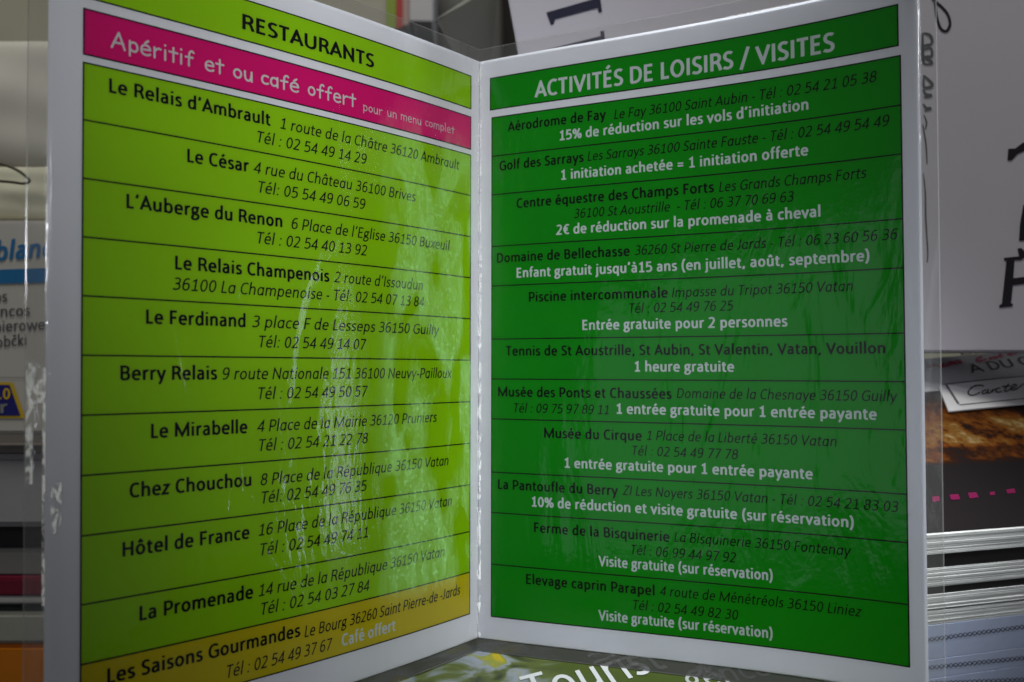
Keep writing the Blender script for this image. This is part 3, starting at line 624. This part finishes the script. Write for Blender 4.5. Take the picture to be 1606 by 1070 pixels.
flat_poly('letter_shape', [[s2(498, 740), s2(580, 732), s2(572, 690), s2(590, 686), s2(612, 705), s2(700, 690), s2(700, 720), s2(620, 730), s2(590, 752), s2(556, 752), s2(549, 850), s2(700, 832), s2(700, 868), s2(547, 888), s2(537, 985), s2(548, 990), s2(545, 1002), s2(474, 1010), s2(472, 998), s2(487, 988), s2(512, 756), s2(500, 755)]], INK, poster, pp)
flat_poly('letter_shape', [[s2(522, 150), s2(560, 148), s2(600, 118), s2(700, 90), s2(720, 130), s2(615, 158), s2(572, 178), s2(540, 212), s2(517, 212)]], INK, poster, pp)
flat_poly('letter_shape', [[s2(603, 455), s2(680, 440), s2(690, 640), s2(580, 648), s2(585, 560)]], INK, poster, pp)
def ribbon(name, pts, wd, m, parent, fn, closed=False):
    V, Fc = [], []; n = len(pts)
    for i, (x, y) in enumerate(pts):
        a, b = pts[max(i - 1, 0)], pts[min(i + 1, n - 1)]; dx, dy = b[0] - a[0], b[1] - a[1]; l = math.hypot(dx, dy) or 1
        wi = wd[i] if isinstance(wd, (list, tuple)) else wd
        V += [fn(x - dy / l * wi / 2, y + dx / l * wi / 2), fn(x + dy / l * wi / 2, y - dx / l * wi / 2)]
    for i in range(n - 1): Fc.append((2 * i, 2 * i + 1, 2 * i + 3, 2 * i + 2))
    return mesh(name, V, Fc, m, parent)
def smooth_path(p, n=6):
    out = []
    for i in range(len(p) - 1):
        p0, p1, p2, p3 = p[max(i - 1, 0)], p[i], p[i + 1], p[min(i + 2, len(p) - 1)]
        for k in range(n):
            t = k / n
            out.append(tuple(.5 * (2 * p1[j] + (p2[j] - p0[j]) * t + (2 * p0[j] - 5 * p1[j] + 4 * p2[j] - p3[j]) * t * t + (3 * p1[j] - p0[j] - 3 * p2[j] + p3[j]) * t ** 3) for j in (0, 1)))
    return out + [p[-1]]
ribbon('script_loop', smooth_path([(1458, -12), (1464, 0), (1476, 10), (1486, 22), (1490, 36), (1487, 46), (1482, 49), (1475, 44), (1470, 30), (1467, 12), (1466, -4), (1466, -14)]), 4.2, INK, poster, pp)
# smudged handwriting seen through the sealed edge of the film
hand = [[(1448, 52), (1458, 55), (1462, 64), (1460, 70)], [(1447, 52), (1447, 74), (1448, 96), (1452, 101)], [(1449, 72), (1461, 70)], [(1449, 78), (1460, 76), (1461, 88), (1451, 90), (1460, 96), (1461, 100), (1451, 101)],
        [(1448, 118), (1455, 124), (1462, 132), (1458, 137), (1449, 136), (1449, 120)], [(1448, 140), (1452, 148), (1461, 150), (1449, 153)], [(1448, 163), (1453, 170), (1460, 170), (1450, 174)], [(1449, 180), (1453, 192), (1451, 203)], [(1447, 195), (1452, 225), (1454, 258)], [(1448, 272), (1451, 300), (1452, 345), (1455, 395), (1454, 412)]]
for k, h_ in enumerate(hand):
    sp_ = smooth_path(h_); nn_ = len(sp_)
    wd_ = [(5.0 if k < 7 else 2.8) * (.45 + .55 * math.sin(math.pi * (i + .5) / nn_)) for i in range(nn_)]
    ribbon('handwriting', sp_, wd_, mat('marker_ink', (.015, .015, .018), .6, .2) if k == 0 else bpy.data.materials['marker_ink'], poster, pp)

# tilted pile: e1 along the front edge, e2 up the slope, e3 out of the pile
a_, b_ = math.radians(19), math.radians(30)
fh = Vector((FWD.x, FWD.y, 0)).normalized(); rh = Vector((fh.y, -fh.x, 0))
e1 = rh * math.cos(a_) + fh * math.sin(a_); eb = -rh * math.sin(a_) + fh * math.cos(a_)
e2 = eb * math.cos(b_) + Z_ * math.sin(b_); e3 = e1.cross(e2)
if e3.z < 0: e3 = -e3
K0 = at(1475, 838, .295)
def kk(x, y, h=0.0003, p=None): return on_plane(x, y, (p or K0) + e3 * h, e3)
def night_mat():
    m = bpy.data.materials.new('night_photo_print'); m.use_nodes = True; nt = m.node_tree; N, L = nt.nodes.new, nt.links.new
    b = nt.nodes['Principled BSDF']; b.inputs['Roughness'].default_value = .5; b.inputs['Specular IOR Level'].default_value = .08
    uv = N('ShaderNodeTexCoord'); sp = N('ShaderNodeSeparateXYZ'); L(uv.outputs['UV'], sp.inputs[0])
    n = N('ShaderNodeTexNoise'); n.inputs['Scale'].default_value = 190; n.inputs['Detail'].default_value = 8; n.inputs['Roughness'].default_value = .7; L(uv.outputs['UV'], n.inputs[0])
    nb_ = N('ShaderNodeTexNoise'); nb_.inputs['Scale'].default_value = 42; nb_.inputs['Detail'].default_value = 3; L(uv.outputs['UV'], nb_.inputs[0])
    # vertical profile of the print: dark foreground, glowing horizon line, lit trees, dark sky
    pr = N('ShaderNodeValToRGB'); mr = N('ShaderNodeMapRange'); L(sp.outputs['Y'], mr.inputs[0]); mr.inputs[1].default_value = 0; mr.inputs[2].default_value = .096; L(mr.outputs[0], pr.inputs[0])
    e = pr.color_ramp.elements; e[0].position = 0; e[0].color = (0, 0, 0, 1); e[1].position = 1; e[1].color = (.03, .03, .03, 1)
    for p, c in ((.38, .0), (.42, .32), (.49, .24), (.53, 1.0), (.67, .85), (.76, .34), (.86, .12)): q = e.new(p); q.color = (c, c, c, 1)
    ml = N('ShaderNodeMath'); ml.operation = 'MULTIPLY'; L(n.outputs[0], ml.inputs[0]); L(nb_.outputs[0], ml.inputs[1])
    m2 = N('ShaderNodeMapRange'); L(ml.outputs[0], m2.inputs[0]); m2.inputs[1].default_value = .15; m2.inputs[2].default_value = .42
    m3 = N('ShaderNodeMath'); m3.operation = 'MULTIPLY'; L(m2.outputs[0], m3.inputs[0]); L(pr.outputs[0], m3.inputs[1])
    cr2 = N('ShaderNodeValToRGB'); L(m3.outputs[0], cr2.inputs[0]); e = cr2.color_ramp.elements; e[0].position = 0; e[0].color = (.010, .008, .008, 1); e[1].position = .75; e[1].color = (.30, .22, .10, 1)
    for p, c in ((.08, (.022, .007, .003, 1)), (.22, (.12, .034, .004, 1)), (.42, (.16, .075, .014, 1))): q = e.new(p); q.color = c
    L(cr2.outputs[0], b.inputs['Base Color']); return m
EDGE = mat('paper_page_edges', (.48, .48, .44), .85, .1, .18, 500, .3, 1300, (.08, .08, 1))
EDGEB = mat('bluish_paper_edges', (.34, .38, .48), .85, .1, .05, 200)
BLK = mat('glossy_black_cover', (.012, .011, .010), .35, .4)
def leaves_block(parent, h0, h1, m, setback, seed, start=-.018, length=.198, depth=.105):
    """a block of loosely squared sheets: thin boxes of uneven thickness and set-back, joined as one part"""
    rnd = random.Random(seed); V, Fc = [], []; h = h0; off = parent_world(parent)
    while h < h1 - 1e-5:
        t = min(rnd.uniform(.00035, .0011), h1 - h)
        if h1 - h - t < .0003: t = h1 - h
        sb = setback + rnd.uniform(0, .00028); tw = rnd.uniform(-.0022, .0022); g = .00005
        o = len(V)
        for hh in (h + g, h + t):
            for (a, b) in ((0, 0), (length, 0), (length, depth), (0, depth)):
                V.append(K0 + e1 * (start + a) + e2 * (sb + b * .99 + tw * a) - e3 * hh)
        Fc += [(o, o + 1, o + 2, o + 3), (o + 7, o + 6, o + 5, o + 4), (o, o + 4, o + 5, o + 1), (o + 1, o + 5, o + 6, o + 2), (o + 2, o + 6, o + 7, o + 3), (o + 3, o + 7, o + 4, o)]
        h += t
    return mesh('page_block', V, Fc, m, parent)
def slab(parent, name, h0, h1, m, start=-.018, length=.198, setback=0.0, depth=.105):
    o = K0 + e1 * start + e2 * setback + e3 * (-h1)
    return frame_box(name, o, e1, e2, e3, length, depth, h1 - h0, m, parent, .0002)
px = 1 / (F_PX / .30) / math.cos(b_) * 1.02       # metres of thickness per photo pixel on the front faces
def drop(y): return -(on_plane(1475, y, K0, e2) - K0).dot(e3)
groups = [
 ('postcard_pad', 'thick pad of postcards with a floodlit night photograph on top', 'postcards', 838, 869, EDGE, None),
 ('booklet', 'black covered booklet with thick white pages right under the night postcards', 'booklet', 869, 921, EDGE, 892),
 ('booklet', 'black covered booklet second below the night postcards, thinner cover', 'booklet', 921, 955, EDGE, 933),
 ('booklet', 'thin booklet with a narrow black cover just above the bluish folders', 'booklet', 955, 980, EDGE, 958.5),
 ('folder', 'bluish white folder with a crosshatched stripe along its edge, upper one', 'folder', 980.3, 1034, EDGEB, None),
 ('folder', 'bluish white folder with a crosshatched stripe along its edge, middle one', 'folder', 1034.3, 1064, EDGEB, None),
 ('folder', 'lowest bluish white folder at the bottom of the tilted pile', 'folder', 1064.3, 1110, EDGEB, None)]
piles = []
for k, (nm, lb, ct, ya, yb, m, cov) in enumerate(groups):
    e = empty(nm, tuple(K0 - e3 * drop(yb)), label=lb, cat=ct)
    if nm in ('booklet', 'folder'): e['group'] = nm + 's in the tilted pile'
    if cov:
        slab(e, 'cover', drop(ya) + .00006, drop(cov), BLK, setback=.0006); leaves_block(e, drop(cov) + .00003, drop(yb) - .00003, m, .0002, k)
    elif nm == 'postcard_pad': leaves_block(e, drop(ya) + .00003, drop(yb) - .00006, m, 0, 31)
    else: slab(e, 'page_block', drop(ya) + .00003, drop(yb) - .00006, m, setback=(.0004 if nm == 'folder' else 0))
    piles.append(e)
nm_ = night_mat()
c00 = K0 + e1 * -.018 + e2 * .0008 + e3 * .0001
mesh('night_photograph', [c00, c00 + e1 * .198, c00 + e1 * .198 + e2 * .096, c00 + e2 * .096], [(0, 1, 2, 3)], nm_, piles[0], [(0, 0), (.198, 0), (.198, .096), (0, .096)])
print('NIGHT', [(y, round((kk(1530, y) - K0).dot(e2), 4)) for y in (800, 775, 725, 700, 650, 640, 600, 560)])
PINKP = mat('pink_lamp_print', (.13, .004, .04), .4, .3)
flat_poly('pink_lights', [[(1489, 776), (1503, 775), (1506, 783), (1492, 784)], [(1518, 773), (1531, 772), (1535, 780), (1521, 782)], [(1462, 779), (1473, 778), (1474, 786), (1463, 787)], [(1578, 768), (1591, 766), (1593, 773), (1580, 774)], [(1552, 772), (1560, 771), (1561, 776), (1553, 777)]], PINKP, piles[0], lambda x, y: kk(x, y, .00035))
# crosshatched stripes on the folder edges
fd = (K0, -e2)
def ff(x, y): return on_plane(x, y, K0 + e2 * (.0004 - .00025), e2)
for q, (ya, yb) in enumerate(((1003.5, 983), (1047.5, 1032), (1072, 1066))):
    V, Fc = [], []; n = 48
    for i in range(n):
        x0 = 1440 + i * 7.4; sl = (yb - ya) / 150; y0 = ya + (x0 - 1456) * sl
        for (dx0, dy0, dx1, dy1) in ((0, 3.4, 6.9, -3.4), (0, -3.4, 6.9, 3.4)):
            o = len(V); yy1 = sl * 6.9
            V += [ff(x0 + dx0 - .7, y0 + dy0), ff(x0 + dx0 + .7, y0 + dy0), ff(x0 + dx1 + .7, y0 + dy1 + yy1), ff(x0 + dx1 - .7, y0 + dy1 + yy1)]; Fc.append((o, o + 1, o + 2, o + 3))
            if dy0 < 0: 
                for j in range(4): V[o + j] = V[o + j] - e2 * .00004
    mesh('crosshatch_stripe', V, Fc, INK, piles[4 + q])
# label card lying on the pad
LBL = mat('label_card', (.66, .65, .65), .6, .3, .02, 40)
def card_quad(name, pts, m, h, thick, parent=None, loc=None):
    V = [kk(x, y, h) for x, y in pts]; V += [v - e3 * thick for v in V]; n = len(pts)
    F = [tuple(range(n)), tuple(range(2 * n - 1, n - 1, -1))] + [(i, i + n, (i + 1) % n + n, (i + 1) % n) for i in range(n)]
    return mesh(name, V, F, m, parent)
lab = empty('price_label', tuple(kk(1560, 625, .001)), label='white framed card reading Carte in script lying across the night postcards', cat='label card')
card_quad('card', [(1472, 606), (1488, 645), (1720, 622), (1700, 574)], LBL, .0016, .0006, lab)
GREYL = mat('grey_frame_ink', (.11, .11, .115), .6, .2)
def lq(x, y): return kk(x, y, .0018)
fr_o = [(1481, 602), (1503, 635.5), (1700, 616), (1690, 582)]
ribbon('frame_line', [(1481.5, 602.5), (1700, 580)], 1.4, GREYL, lab, lq); ribbon('frame_line', [(1505, 635), (1700, 616)], 1.4, GREYL, lab, lq)
ribbon('frame_line', [(1484, 603.6), (1503.5, 633.6)], 3.2, GREYL, lab, lq)
s3 = Z(8.229, 1440, 530)
scr = [[(850, 625), (800, 612), (720, 625), (655, 680), (650, 725), (690, 742), (745, 732), (800, 700)], [(880, 670), (830, 690), (830, 718), (860, 720), (900, 690), (905, 665), (890, 700), (905, 715), (940, 700), (965, 668), (960, 700)],
       [(965, 672), (1000, 665), (1020, 650)], [(1060, 648), (1020, 655), (1005, 690), (1030, 702), (1080, 690)], [(1170, 590), (1130, 650), (1115, 685), (1140, 690), (1180, 670)], [(1080, 632), (1190, 620)], [(1180, 665), (1240, 640), (1270, 612), (1245, 600), (1210, 630), (1200, 665), (1240, 672), (1300, 640), (1366, 590)]]
for s_ in scr:
    sp_ = smooth_path([s3(*q) for q in s_], 5); nn_ = len(sp_)
    ribbon('script_lettering', sp_, [.9 + 1.5 * abs(math.sin(i * .9)) for i in range(nn_)], INK, lab, lq)
# white printed card behind the label
bc = empty('white_sign_card', tuple(kk(1560, 580, .001)), label='white card with pink script and black capitals tucked behind the framed label', cat='card')
CARD2 = mat('sign_card', (.50, .50, .51), .6, .3, .03, 30)
card_quad('card', [(1425, 617), (1700, 588), (1700, 541), (1425, 565)], CARD2, .0009, .0005, bc)
def cq(x, y): return kk(x, y, .0011)
PINK = mat('pink_script_ink', (.50, .05, .12), .6, .2)
def slope_text(t, st, m, xa, ya, xb, yb, xh, yh, fr):
    a = cq(xa, ya); b = cq(xb, yb); u_ = cq(xh, yh) - a; e = b - a; V, Fc, wd = layout(t, st)
    mesh('lettering', [a + e * (vx / wd) + u_ * (vy / fr) for vx, vy in V], Fc, m, bc)
slope_text('A DU C', 'g', INK, 1524, 585, 1618, 571, 1515, 572, .644)
slope_text('EN BEN', 'r', GREYL, 1508, 557, 1630, 546, 1502, 549, .644)
for s_ in ([(145, 385), (180, 345), (215, 335), (170, 370), (240, 350), (300, 385), (330, 325), (300, 375), (390, 345)], [(440, 300), (380, 340), (400, 355), (455, 310), (450, 345)], [(520, 280), (470, 320), (500, 335), (545, 285), (540, 325), (575, 310)],
           [(830, 240), (765, 265), (755, 290), (800, 300), (880, 275)], [(940, 250), (920, 270), (960, 260), (990, 240), (1000, 262), (1040, 235), (1060, 205), (1070, 240), (1100, 225)], [(1150, 220), (1180, 205), (1200, 220), (1230, 190), (1250, 205), (1280, 180), (1300, 190), (1330, 170), (1366, 165), (1420, 150)]):
    sp_ = smooth_path([s3(*q) for q in s_], 5)
    ribbon('pink_script', sp_, [1.6 + 1.4 * abs(math.sin(i * .7)) for i in range(len(sp_))], PINK, bc, lambda x, y: kk(x, y, .0014))
# slanted stand that carries the pile
hh = drop(1110)
st = frame_box('display_rack', K0 + e1 * -.02 + e2 * .004 - e3 * (hh + .0062), e1, e2, e3, .21, .15, .006, mat('grey_plastic', (.2, .2, .21), .3, .5), None, .001)
tag(st, label='slanted grey rack tray carrying the pile of booklets at the right', cat='rack')

prop = frame_box('stand_block', K0 + e1 * .02 + eb * .075 - Z_ * .0 + Z_ * (TZ - (K0 + e1 * .02).z), e1, eb, Z_, .12, .03, .075, DARK, None, .001); tag(prop, label='dark support block under the slanted tray at the right', cat='support')
# ------------------------------------------------------------------ top middle: grey box and shelf of books far behind
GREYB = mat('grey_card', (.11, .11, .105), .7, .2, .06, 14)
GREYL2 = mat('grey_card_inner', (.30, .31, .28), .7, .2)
A0 = at(684, 33, .50); A1 = at(770, -16, .62); A2 = at(822, -20, .54)
gb = empty('grey_box', tuple(at(760, 95, .52)), label='open dark grey cardboard box standing behind the fold of the leaflet', cat='box')
def prism(name, base_pts, z0, z1, m, parent, top_shift=Vector((0, 0, 0))):
    n = len(base_pts); V = [Vector((p[0], p[1], z0)) for p in base_pts] + [Vector((p[0], p[1], z1)) + top_shift for p in base_pts]
    F = [tuple(range(n))[::-1], tuple(range(n, 2 * n))] + [(i, (i + 1) % n, (i + 1) % n + n, i + n) for i in range(n)]
    return mesh(name, V, F, m, parent)
q0, q1, q2, q3 = at(684, 33, .52), at(757, -4, .66), at(830, 0, .66), at(786, 10, .53)
fl = at(712, 90, .52)
def tri_box(name, pts3, thick_dir, m, parent):
    n = len(pts3); V = [Vector(p) for p in pts3] + [Vector(p) + thick_dir for p in pts3]
    F = [tuple(range(n)), tuple(range(2 * n - 1, n - 1, -1))] + [(i, i + n, (i + 1) % n + n, (i + 1) % n) for i in range(n)]
    return mesh(name, V, F, m, parent)
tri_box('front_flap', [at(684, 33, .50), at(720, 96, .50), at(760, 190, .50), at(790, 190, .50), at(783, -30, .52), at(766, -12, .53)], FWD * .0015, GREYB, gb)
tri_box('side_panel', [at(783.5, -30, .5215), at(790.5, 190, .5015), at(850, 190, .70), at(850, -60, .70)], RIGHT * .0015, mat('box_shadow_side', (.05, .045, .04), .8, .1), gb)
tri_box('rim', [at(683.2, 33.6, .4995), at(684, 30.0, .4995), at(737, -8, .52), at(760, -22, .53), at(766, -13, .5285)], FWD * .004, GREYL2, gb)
shelf = frame_box('shelf_board', at(420, 66, .98) - Z_ * .02, X_, Y_, Z_, .46, .25, .014, mat('dark_shelf', (.02, .019, .018), .7, .2)); tag(shelf, label='dark shelf board under the far row of coloured book spines', cat='shelf')
bk = empty('back_panel', tuple(at(700, 40, 1.18)), label='black upright panel behind the shelf of books', cat='panel')
frame_box('panel_board', at(622, 30, 1.2) - Z_ * .12, X_, Y_, Z_, .30, .01, .26, BLK, bk)
for x0, x1, yb, c, lb in ((430, 605, 48, (.42, .40, .33), 'broad cream book spine at the left end of the far shelf'), (605.5, 621, 46, (.24, .34, .03), 'narrow lime green book spine on the far shelf'), (621.5, 631, 44, (.45, .03, .03), 'thin red book spine beside the lime green one'),
                         (631.5, 641, 40, (.45, .30, .28), 'thin pale pink book spine beside the red one'), (642, 679, 33, (.52, .52, .54), 'white book spine at the right end of the far shelf')):
    p0 = at(x0, yb, .95); p1 = at(x1, yb, .95); wd_ = (p1 - p0).dot(X_)
    e = empty('book', tuple(p0), label=lb, cat='book', group='books on the far shelf')
    mm = mat('book_cover', c, .5, .3, .04, 30)
    frame_box('spine', p0, X_, Y_, Z_, wd_, .003, .21, mm, e, .0006)
    frame_box('page_block', p0 + Y_ * .0032 + X_ * wd_ * .08 + Z_ * .002, X_, Y_, Z_, wd_ * .84, .13, .205, PAPER, e)
# ------------------------------------------------------------------ left: pack of paper goods and a stack below it
def back_box(name, parent, x0, x1, y0, y1, d, m, depth=.10, bev=.001, tilt=0.0):
    o = at(x0, y1, d); e_x = (RIGHT * math.cos(tilt) + FWD * math.sin(tilt)); e_y = (FWD * math.cos(tilt) - RIGHT * math.sin(tilt))
    return frame_box(name, o, e_x, e_y, UP, (x1 - x0) / F_PX * d, depth, (y1 - y0) / F_PX * d, m, parent, bev)
PK = mat('pack_white', (.52, .50, .45), .5, .35, .03, 14)
pack = empty('paper_pack', tuple(at(40, 684, .43)), label='white paper goods pack with blue band and multilingual grey text left of the leaflet', cat='pack')
back_box('carton', pack, -150, 150, 345, 682, .43, PK, .12, .002)
pk = lambda x, y: at(x, y, .4295)
BLUE = mat('blue_print', (.015, .15, .36), .5, .3); DG = mat('dark_grey_print', (.07, .07, .085), .5, .3)
flat_poly('blue_band', [[(-148, 428), (148, 418), (148, 441), (-148, 449)]], BLUE, pack, pk)
def pack_text(t, st, m, xa, ya, xb, yb, em_px, shear=None):
    V, Fc, wd = layout(t, st, shear); mesh('lettering', [pk(xa + (xb - xa) * vx / wd, ya + (yb - ya) * vx / wd - vy * em_px) for vx, vy in V], Fc, m, pack)
pack_text('blanc', 'b', BLUE, -8, 409, 84, 402, 46, .16)
pack_text('los', 'g', DG, -13, 475, 11, 473, 26); pack_text('blancos', 'g', DG, -31, 498, 47, 495, 26); pack_text('papierowe', 'g', DG, -33, 522, 70, 517, 26); pack_text('robčki', 'g', DG, -14, 546, 41, 541, 26)
flat_poly('yellow_plate', [[(-60, 598), (20, 600), (40, 656), (-60, 656)]], mat('yellow_print', (.62, .42, .01), .5, .3), pack, pk)
pk2 = lambda x, y: at(x, y, .4292)
flat_poly('blue_plate', [[(-60, 602), (15, 604), (32, 652), (-60, 652)]], mat('deep_blue_print', (.012, .012, .16), .5, .3), pack, pk2)
pk3 = lambda x, y: at(x, y, .4289)
for t, m, xa, ya, xb, e_ in (('2.0', bpy.data.materials['yellow_print'], -16, 626, 16, 26), ('er', WINK, -20, 648, 12, 30)):
    V, Fc, wd = layout(t, 'b'); mesh('lettering', [pk3(xa + (xb - xa) * vx / wd, ya - vy * e_) for vx, vy in V], Fc, m, pack)
flat_poly('seam_line', [[(-148, 590), (60, 592), (60, 593.2), (-148, 591.2)]], mat('seam_print', (.25, .25, .24), .6, .2), pack, pk)
# crumpled cream bag above the pack
def bag(name, x0, x1, y0, y1, d, bulge, m, label, cat, seed):
    V, Fc = [], []; nx, ny = 28, 28; rnd = random.Random(seed); ph = [rnd.random() * 6 for _ in range(6)]
    for j in range(ny + 1):
        for i in range(nx + 1):
            s, t = i / nx, j / ny; z = bulge * (math.sin(math.pi * s) ** .5) * (math.sin(math.pi * t) ** .5)
            z += .0008 * math.sin(7 * s + 3 * t + ph[0]) + .0005 * math.sin(15 * t - 5 * s + ph[1]) + .0003 * math.sin(22 * s + 9 * t + ph[2])
            V.append(at(x0 + (x1 - x0) * s, y0 + (y1 - y0) * t, d) - FWD * z)
    q = nx + 1
    for j in range(ny):
        for i in range(nx): Fc.append((j * q + i, (j + 1) * q + i, (j + 1) * q + i + 1, j * q + i + 1))
    o = len(V); V += [v + FWD * (2 * bulge * (math.sin(math.pi * (k % q) / nx) ** .5) * (math.sin(math.pi * (k // q) / ny) ** .5) + .008) for k, v in enumerate(V[:])]
    Fc += [tuple(o + k for k in f[::-1]) for f in Fc[:]]
    rim = [i for i in range(q)] + [j * q + nx for j in range(1, ny + 1)] + [ny * q + i for i in range(nx - 1, -1, -1)] + [j * q for j in range(ny - 1, 0, -1)]
    for k in range(len(rim)):
        a, b = rim[k], rim[(k + 1) % len(rim)]; Fc.append((a, b, o + b, o + a))
    e = mesh(name, V, Fc, m, None, None, True); return tag(e, label=label, cat=cat)
bag('cream_bag', -170, 170, 262, 344, .46, .006, mat('cream_paper', (.58, .57, .44), .7, .2, .05, 20), 'cream folded paper bag resting on top of the white pack', 'bag', 3)
bag('white_bag', -190, 175, 66, 262, .50, .009, mat('off_white_plastic', (.66, .64, .57), .45, .3, .06, 14), 'pale grey plastic bag bulging above the cream paper bag', 'bag', 5)
def tube(name, pts, r, m, label, cat):
    V, Fc = [], []; k = 8
    for i, p in enumerate(pts):
        d = (pts[min(i + 1, len(pts) - 1)] - pts[max(i - 1, 0)]).normalized(); a = d.cross(FWD).normalized(); b = d.cross(a)
        V += [p + (a * math.cos(2 * math.pi * j / k) + b * math.sin(2 * math.pi * j / k)) * r for j in range(k)]
    for i in range(len(pts) - 1):
        for j in range(k): Fc.append((i * k + j, i * k + (j + 1) % k, (i + 1) * k + (j + 1) % k, (i + 1) * k + j))
    Fc += [tuple(range(k)), tuple(range((len(pts) - 1) * k, len(pts) * k))[::-1]]
    return tag(mesh(name, V, Fc, m, None, None, True), label=label, cat=cat)
tube('cord_handle', [at(x, y, .425) for x, y in smooth_path([(-60, 246), (0, 257), (25, 266), (42, 278), (46, 285), (36, 288), (10, 285), (-60, 281)])], .0007, mat('olive_cord', (.09, .09, .06), .7, .2), 'thin dark cord handle drooping in front of the cream bag', 'cord')
stack = (
 ('folded_bag', 'grey folded plastic wrapper between the paper pack and the pale carton', 'wrapper', 684, 712, (.20, .18, .16), .425, .004),
 ('pale_carton', 'pale grey carton under the folded wrapper at the left edge', 'carton', 713, 828, (.36, .35, .36), .43, .003),
 ('dark_gap', 'black block filling the shaded gap under the pale carton', 'gap block', 829, 861, (.025, .022, .024), .44, .001),  # black block put in for the shade between carton and binder
 ('grey_binder', 'mid grey binder lying under the black gap block', 'binder', 862, 906, (.20, .20, .19), .435, .002),
 ('crimson_book', 'crimson book lying flat below the grey binder', 'book', 907, 935, (.15, .006, .025), .43, .001),
 ('thin_white_book', 'thin white book lying below the crimson one', 'book', 936, 948, (.42, .42, .41), .43, .001),
 ('dark_green_book', 'thin dark green book below the thin white one', 'book', 949, 960, (.02, .035, .025), .432, .001),
 ('grey_carton', 'light grey carton near the bottom of the left stack', 'carton', 961, 1011, (.33, .33, .29), .43, .002),
 ('orange_box', 'orange box at the very bottom of the left stack', 'box', 1012, 1285, (.52, .16, .004), .43, .002))
for nm, lb, ct, ya, yb, c, d, bev in stack:
    e = empty(nm, tuple(at(40, yb, d)), label=lb, cat=ct)
    back_box('body' if ct not in ('book',) else 'cover', e, -150, 130, ya, yb, d, mat(nm + '_surface', c, .5, .3, .1, 25, .3, 80), .10, bev)
